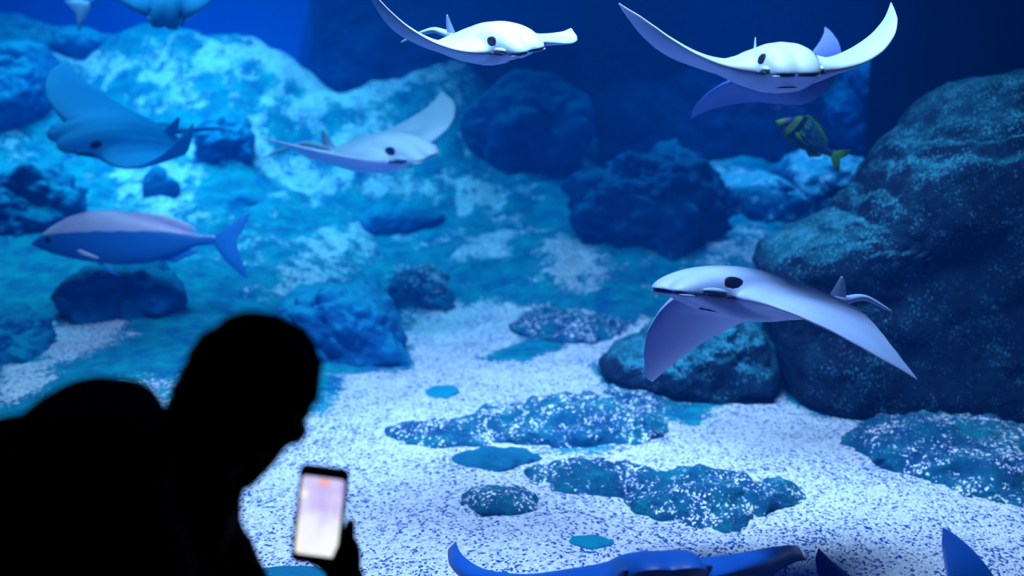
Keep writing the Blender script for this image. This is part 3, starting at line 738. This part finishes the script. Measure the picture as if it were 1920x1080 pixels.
def porkfish():
    c = at(1455, 226, 4.3); L = (132/FPX)*4.3
    V, F = fish_shape([(0, 0, -.02, .01), (.05, .05, -.05, .04), (.15, .15, -.10, .07), (.3, .24, -.15, .09), (.45, .25, -.17, .09), (.6, .20, -.15, .07), (.8, .09, -.08, .035), (.92, .05, -.05, .015), (1, .045, -.045, .006)])
    mi = []
    for f in F:
        q = V[list(f)].mean(0); x, z = q[0], q[2]
        if abs(x-.12-.35*z) < .035 or abs(x-.30-.2*z) < .04: mi.append(2)
        elif x < .10 or abs(x-.215-.25*z) < .045: mi.append(3)
        elif abs(math.sin(z*60)) > .93 and x > .3: mi.append(3)
        else: mi.append(0)
    R = (0, rad(29), rad(8))
    o = mesh_obj('banded_fish', place(V, L, *R), F, [M['fish_body'], M['fish_blue'], M['ray_dark'], M['fish_yellow']], midx=mi); o.location = c
    tag(o, 'yellow-green banded fish heading up left behind the head-on ray', 'fish')
    def part(n, V, F, m): q = mesh_obj(n, place(V, L, *R), F, m, parent=o); q.matrix_parent_inverse = Matrix.Identity(4)
    part('tail_fin', *plate([(.97, .03), (1.08, .12), (1.22, .20), (1.20, .10), (1.13, .0), (1.20, -.12), (1.22, -.20), (1.08, -.12), (.97, -.03)], .012), M['fish_yellow'])
    part('dorsal_fin', *plate([(.28, .235), (.40, .30), (.60, .265), (.80, .15), (.84, .09), (.7, .14), (.5, .23)], .010), M['fish_yellow'])
    part('anal_fin', *plate([(.60, -.14), (.70, -.20), (.84, -.12), (.86, -.07), (.72, -.10)], .010), M['fish_yellow'])
    part('pectoral_fin', *plate([(.30, -.02), (.34, .0), (.46, -.06), (.44, -.09), (.34, -.06)], .008, yc=-.10), M['fish_yellow'])
    S, SF = sphere_mesh(3)
    part('eye', S*.022+np.array([.13, -.060, .035]), SF, M['ray_dark'])
porkfish()
def fin_fish():
    c = at(150, 20, 7.5); L = .9
    V, F = fish_shape([(0, 0, -.02, .01), (.1, .05, -.05, .04), (.3, .10, -.09, .06), (.5, .10, -.09, .06), (.8, .04, -.04, .03), (1, .015, -.02, .01)])
    R = (0, rad(25), rad(160))
    o = mesh_obj('distant_fish', place(V-np.array([1.12, 0, 0]), L, *R), F, [M['fish_blue']]); o.location = c
    tag(o, 'faint fish leaving the top edge at upper left, pale tail showing', 'fish')
    q = mesh_obj('tail_fin', place(np.array(plate([(1.0, .02), (1.1, .09), (1.22, .14), (1.17, .0), (1.22, -.14), (1.1, -.09), (1.0, -.02)], .012)[0])-np.array([1.12, 0, 0]), L, *R), plate([(1.0, .02), (1.1, .09), (1.22, .14), (1.17, .0), (1.22, -.14), (1.1, -.09), (1.0, -.02)], .012)[1], M['fish_silver'], parent=o)
    q.matrix_parent_inverse = Matrix.Identity(4)
fin_fish()

# ------------------------------------------------------------------ viewing window and hall
def glass():
    V, F = box_mesh((0, 1.97, 1.75), (8.2, .05, 3.9))
    m = bpy.data.materials.new('window_glass'); m.use_nodes = True; nt = m.node_tree; nt.nodes.clear()
    out = nt.nodes.new('ShaderNodeOutputMaterial'); mx = nt.nodes.new('ShaderNodeMixShader'); fr = nt.nodes.new('ShaderNodeFresnel'); fr.inputs[0].default_value = 1.12
    tr = nt.nodes.new('ShaderNodeBsdfTransparent'); tr.inputs[0].default_value = (.97, .99, 1, 1); gl = nt.nodes.new('ShaderNodeBsdfGlossy'); gl.inputs['Roughness'].default_value = .02
    nt.links.new(fr.outputs[0], mx.inputs[0]); nt.links.new(tr.outputs[0], mx.inputs[1]); nt.links.new(gl.outputs[0], mx.inputs[2]); nt.links.new(mx.outputs[0], out.inputs['Surface'])
    tag(mesh_obj('window_1', V, F, m, smooth=False), 'tall clear viewing window of the tank', kind='structure')
glass()
def blk(name, c, s, m=None, label=None):
    V, F = box_mesh(c, s); tag(mesh_obj(name, V, F, m or M['hall'], smooth=False), label, kind='structure')
blk('trim_1', (0, 1.93, -.14), (8.4, .16, .12), label='dark sill under the viewing window')
blk('trim_2', (0, 1.97, 3.9), (8.4, .3, .4))
blk('trim_3', (-4.25, 1.97, 1.8), (.3, .3, 4.2)); blk('trim_4', (4.25, 1.97, 1.8), (.3, .3, 4.2))
blk('floor_hall', (0, -.6, -.30), (8.8, 5.4, .1)); blk('ceiling', (0, -.6, 4.15), (8.8, 5.4, .1))
blk('wall_hall_left', (-4.45, -.6, 1.9), (.1, 5.4, 4.4)); blk('wall_hall_right', (4.45, -.6, 1.9), (.1, 5.4, 4.4)); blk('wall_hall_rear', (0, -3.35, 1.9), (8.9, .1, 4.4))

# ------------------------------------------------------------------ the visitor
PY = 1.22
def w(px, py, dy=0): return at(px, py, PY+dy)
def capsule(acc, a, b, ra, rb, seg=16, flat=1):
    a = np.array(a); b = np.array(b); t = np.linspace(0, 1, 6)
    P = a+(b-a)*t[:, None]; R = ra+(rb-ra)*t
    acc.add(*tube_mesh(P, R, seg)); S, F = sphere_mesh(2); acc.add(S*ra+a, F); acc.add(S*rb+b, F)
def blob(acc, c, r, ax=None):
    S, F = sphere_mesh(3); V = S*np.array(r)
    if ax is not None: V = V@np.array(ax)
    acc.add(V+np.array(c), F)
def fused(name, acc, m, voxel, parent=None, smooth=3, bump=0):
    """one continuous skin over the whole form"""
    o = mesh_obj(name, acc.arr(), acc.F, m)
    r = o.modifiers.new('skin', 'REMESH'); r.mode = 'VOXEL'; r.voxel_size = voxel; r.use_smooth_shade = True
    s = o.modifiers.new('soft', 'SMOOTH'); s.factor = .6; s.iterations = smooth*4
    dg = bpy.context.evaluated_depsgraph_get(); me = bpy.data.meshes.new_from_object(o.evaluated_get(dg)); o.modifiers.clear(); o.data = me
    if not me.materials: me.materials.append(m)
    me.polygons.foreach_set('use_smooth', np.full(len(me.polygons), True))
    if parent: o.parent = parent; o.matrix_parent_inverse = Matrix.Identity(4)
    return o
def frame2(deg, yaw=0):
    """rows: face direction, sideways, crown direction; face pitched down by deg and turned away by yaw"""
    p = rad(deg); f = np.array([math.cos(p), 0, -math.sin(p)]); u = np.array([math.sin(p), 0, math.cos(p)]); s = np.cross(u, f)
    y = rad(yaw); f2 = f*math.cos(y)+np.array([0, 1, 0])*math.sin(y); s2 = np.cross(u, f2)
    return np.array([f2, s2, u])
HF = frame2(29, 66); HC = w(474, 732)         # centre of the skull
def hp(f, s, u): return HC+1.07*(f*HF[0]+s*HF[1]+u*HF[2])
person = Acc()
blob(person, hp(-.006, 0, .008), (.096, .077, .089), HF)          # skull
blob(person, hp(.026, 0, -.060), (.062, .060, .088), HF)          # face
blob(person, hp(.026, 0, -.108), (.056, .050, .036), HF)          # jaw
capsule(person, hp(.058, 0, -.132), hp(.045, 0, -.122), .016, .022)   # chin
capsule(person, hp(.082, 0, -.022), hp(.098, 0, -.056), .007, .011)   # nose
for s in (-1, 1):
    blob(person, hp(.076, s*.028, .006), (.012, .024, .008), HF)  # brow
    blob(person, hp(.064, s*.043, -.040), (.020, .018, .020), HF) # cheekbone
    blob(person, hp(-.010, s*.072, -.018), (.018, .008, .030), HF) # ear
blob(person, hp(.082, 0, -.084), (.012, .024, .006), HF); blob(person, hp(.079, 0, -.098), (.012, .022, .007), HF)  # lips
neck0 = w(372, 838); chest = w(240, 960, .02); hip = w(-60, 1330, .05)
capsule(person, hp(-.040, 0, -.06), neck0, .058, .062); blob(person, w(352, 790, .01), (.030, .045, .05)); capsule(person, neck0, w(280, 920, .02), .062, .085)
capsule(person, chest, w(110, 1130, .04), .125, .13); capsule(person, w(110, 1130, .04), hip, .13, .14)
shR = w(190, 890, -.14); shL = w(290, 960, .20)
capsule(person, shR, shL, .062, .062)
elR = w(330, 1350, -.16); elL = w(600, 1330, .22)
wrR = w(660, 1180, .26); hand_c = w(650, 1040, .26)
capsule(person, shR, elR, .052, .042); capsule(person, elR, w(600, 1240, .02), .042, .030)   # near arm, hand supporting below the frame
capsule(person, shL, elL, .052, .042); capsule(person, elL, wrR, .042, .029); 
FZ = -.25
for s, dx in ((-1, .0), (1, .12)):
    h = hip+np.array([0, s*.09, -.04]); kn = np.array([h[0]+.10+dx, h[1], .24]); an = np.array([kn[0]-.06, kn[1], FZ+.09])
    capsule(person, h, kn, .085, .058); capsule(person, kn, an, .056, .036)
    capsule(person, an+np.array([0, 0, -.045]), an+np.array([.15, 0, -.055]), .04, .03)
# hand that holds the phone: built straight on from the wrist
PH_TL, PH_TR, PH_BR, PH_BL = (569, 868), (660, 884), (632, 1060), (541, 1052)
PHY = 1.47
def wp(px, py, dy=0): return at(px, py, PHY+dy)
wrist = wp(668, 1170, .02)
capsule(person, wrR, wrist, .029, .027)
def finger(pts, r0, r1):
    for i in range(len(pts)-1):
        t0 = i/(len(pts)-1); t1 = (i+1)/(len(pts)-1)
        capsule(person, pts[i], pts[i+1], r0+(r1-r0)*t0, r0+(r1-r0)*t1, 12)
capsule(person, wrist, wp(655, 1085, .035), .028, .026)
blob(person, wp(642, 1072, .030), (.028, .024, .045))             # palm behind the phone
blob(person, wp(660, 1045, .012), (.014, .018, .040))
finger([wp(625, 1110, .006), wp(634, 1064, -.016), wp(650, 1018, -.018), wp(657, 982, -.014)], .020, .0095)   # thumb laid over the phone corner
capsule(person, wp(655, 1100, .012), wp(662, 1035, .006), .020, .014)
finger([wp(640, 1040, .045), wp(612, 985, .045), wp(580, 955, .035), wp(560, 948, .018)], .0095, .007)
finger([wp(636, 1052, .045), wp(600, 1005, .046), wp(572, 985, .036), wp(553, 980, .018)], .0100, .007)
finger([wp(632, 1066, .045), wp(594, 1028, .046), wp(566, 1012, .036), wp(549, 1010, .018)], .0095, .0068)
finger([wp(630, 1080, .045), wp(596, 1056, .042), wp(570, 1046, .034), wp(552, 1042, .020)], .0085, .006)
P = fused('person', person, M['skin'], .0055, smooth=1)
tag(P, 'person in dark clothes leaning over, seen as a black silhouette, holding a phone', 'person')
hair = Acc()
blob(hair, hp(-.012, 0, .016), (.096, .081, .089), HF)
for s in (-1, 1): blob(hair, hp(-.028, s*.044, -.020), (.052, .030, .055), HF)
blob(hair, hp(-.040, 0, -.045), (.046, .055, .050), HF)
h = fused('hair', hair, M['hair'], .005, P, smooth=1)
vv = np.array([v.co[:] for v in h.data.vertices]); nn = np.array([v.normal[:] for v in h.data.vertices])
vv = vv+nn*(.0035*fbm(vv*60, 3, 5))[:, None]; h.data.vertices.foreach_set('co', vv.ravel())
jk = Acc()
capsule(jk, w(372, 905), w(300, 960, .02), .070, .105)
capsule(jk, w(250, 960, .02), w(110, 1140, .04), .145, .15); capsule(jk, w(110, 1140, .04), hip, .15, .155)
capsule(jk, w(350, 1010, .04), w(400, 1120, .05), .075, .08); capsule(jk, w(300, 980, .08), w(340, 1180, .1), .10, .11)
capsule(jk, shR, shL, .085, .085); capsule(jk, shR, elR, .075, .062); capsule(jk, elR, w(590, 1240, .02), .060, .046)
capsule(jk, shL, elL, .075, .062); capsule(jk, elL, w(655, 1200, .25), .060, .045)
blob(jk, w(172, 822, -.02), (.088, .15, .068)); blob(jk, w(60, 920, -.02), (.15, .16, .09))   # rounded upper back and bunched hood
capsule(jk, w(225, 840), w(330, 880), .045, .060)
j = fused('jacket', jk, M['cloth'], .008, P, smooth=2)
vv = np.array([v.co[:] for v in j.data.vertices]); nn = np.array([v.normal[:] for v in j.data.vertices])
vv = vv+nn*(.006*fbm(vv*np.array([9, 9, 14]), 3, 15))[:, None]; j.data.vertices.foreach_set('co', vv.ravel())
tr = Acc()
for s, dx in ((-1, .0), (1, .12)):
    h_ = hip+np.array([0, s*.09, -.04]); kn = np.array([h_[0]+.10+dx, h_[1], .24]); an = np.array([kn[0]-.06, kn[1], FZ+.14])
    capsule(tr, h_, kn, .10, .072); capsule(tr, kn, an, .070, .055)
capsule(tr, hip+np.array([0, -.06, .02]), hip+np.array([0, .06, .02]), .135, .135)
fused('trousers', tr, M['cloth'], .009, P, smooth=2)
for s, dx in ((-1, .0), (1, .12)):
    h_ = hip+np.array([0, s*.09, -.04]); x = h_[0]+.04+dx; sh = Acc()
    capsule(sh, (x-.03, h_[1], FZ+.05), (x+.16, h_[1], FZ+.04), .048, .038); capsule(sh, (x, h_[1], FZ+.05), (x, h_[1], FZ+.11), .046, .045)
    fused('shoe', sh, M['black'], .006, P, smooth=1)

# ------------------------------------------------------------------ the phone
def phone():
    tl, tr_, br, bl = (at(a, b, PHY) for a, b in (PH_TL, PH_TR, PH_BR, PH_BL))
    c = (tl+tr_+br+bl)/4; X = ((tr_-tl)+(br-bl))/2; wdt = np.linalg.norm(X); X /= wdt
    Z = ((tl-bl)+(tr_-br))/2; hgt = np.linalg.norm(Z); Z -= X*(Z@X); Z /= np.linalg.norm(Z); Y = np.cross(Z, X)
    R = np.array([X, Y, Z])
    def slab(wd, hg, y0, y1, r, bev=0):
        pts = []
        for cx, cz, a0 in ((wd/2-r, hg/2-r, 0), (-wd/2+r, hg/2-r, 90), (-wd/2+r, -hg/2+r, 180), (wd/2-r, -hg/2+r, 270)):
            for k in range(9): a = rad(a0+k*90/8); pts.append((cx+r*math.cos(a), cz+r*math.sin(a)))
        pts = np.array(pts); n = len(pts); V = []; F = []
        lay = [(y0, 1-bev*2/wd), (y0+bev, 1), (y1-bev, 1), (y1, 1-bev*2/wd)] if bev else [(y0, 1), (y1, 1)]
        for y, f in lay: V += [(p[0]*f, y, p[1]*f) for p in pts]
        for l in range(len(lay)-1):
            for i in range(n): j2 = (i+1) % n; F.append((l*n+i, l*n+j2, (l+1)*n+j2, (l+1)*n+i))
        F.append(tuple(range(n))[::-1]); F.append(tuple((len(lay)-1)*n+i for i in range(n)))
        return np.array(V)@R, F
    V, F = slab(wdt, hgt, -.004, .004, .011, .0015)
    o = mesh_obj('phone', V, F, M['black'], smooth=False); o.location = c
    tag(o, 'black smartphone with a glowing white screen held up in the hand', 'phone')
    m, nt, b = mat('phone_screen')
    g = N(nt, 'ShaderNodeTexCoord').outputs['Generated']; sp = N(nt, 'ShaderNodeSeparateXYZ'); nt.links.new(g, sp.inputs[0])
    wv = noise(nt, 2.6, 2, .4, g); v = math_(nt, 'ADD', math_(nt, 'MULTIPLY', sp.outputs[2], -.55), math_(nt, 'MULTIPLY', wv, .75))
    cr = ramp(nt, math_(nt, 'ADD', v, .45), [(.25, (.50, .38, .95)), (.45, (.72, .68, .98)), (.62, (.90, .93, 1)), (.8, (.95, .99, 1))])
    b.inputs['Base Color'].default_value = (0, 0, 0, 1); nt.links.new(cr.outputs[0], b.inputs['Emission Color']); b.inputs['Emission Strength'].default_value = 1.0; b.inputs['Roughness'].default_value = .2
    V, F = slab(wdt*.86, hgt*.80, -.0052, -.0040, .006); 
    q = mesh_obj('screen', V-Z*.0, F, m, smooth=False, parent=o); q.matrix_parent_inverse = Matrix.Identity(4)
    m2 = plain('record_glow', (0, 0, 0), emis=(1, .45, .42), est=1.0); m3 = plain('warm_dot', (0, 0, 0), emis=(1, .96, .93), est=1.0)
    for (fx, fz, rx_, rz_, mm, nm_) in ((.02, .355, .0095, .0055, m2, 'record_indicator'), (-.36, .22, .006, .007, m3, 'screen_icon'), (-.33, -.33, .007, .006, m3, 'screen_icon')):
        n = 20; pts = [(fx*wdt+rx_*math.cos(2*math.pi*k/n), y, fz*hgt+rz_*math.sin(2*math.pi*k/n)) for y in (-.0060, -.0050) for k in range(n)]
        q = mesh_obj(nm_, np.array(pts)@R, [tuple(range(n))[::-1], tuple(range(n, 2*n))]+[(k, (k+1) % n, (k+1) % n+n, k+n) for k in range(n)], mm, smooth=False, parent=o); q.matrix_parent_inverse = Matrix.Identity(4)
phone()
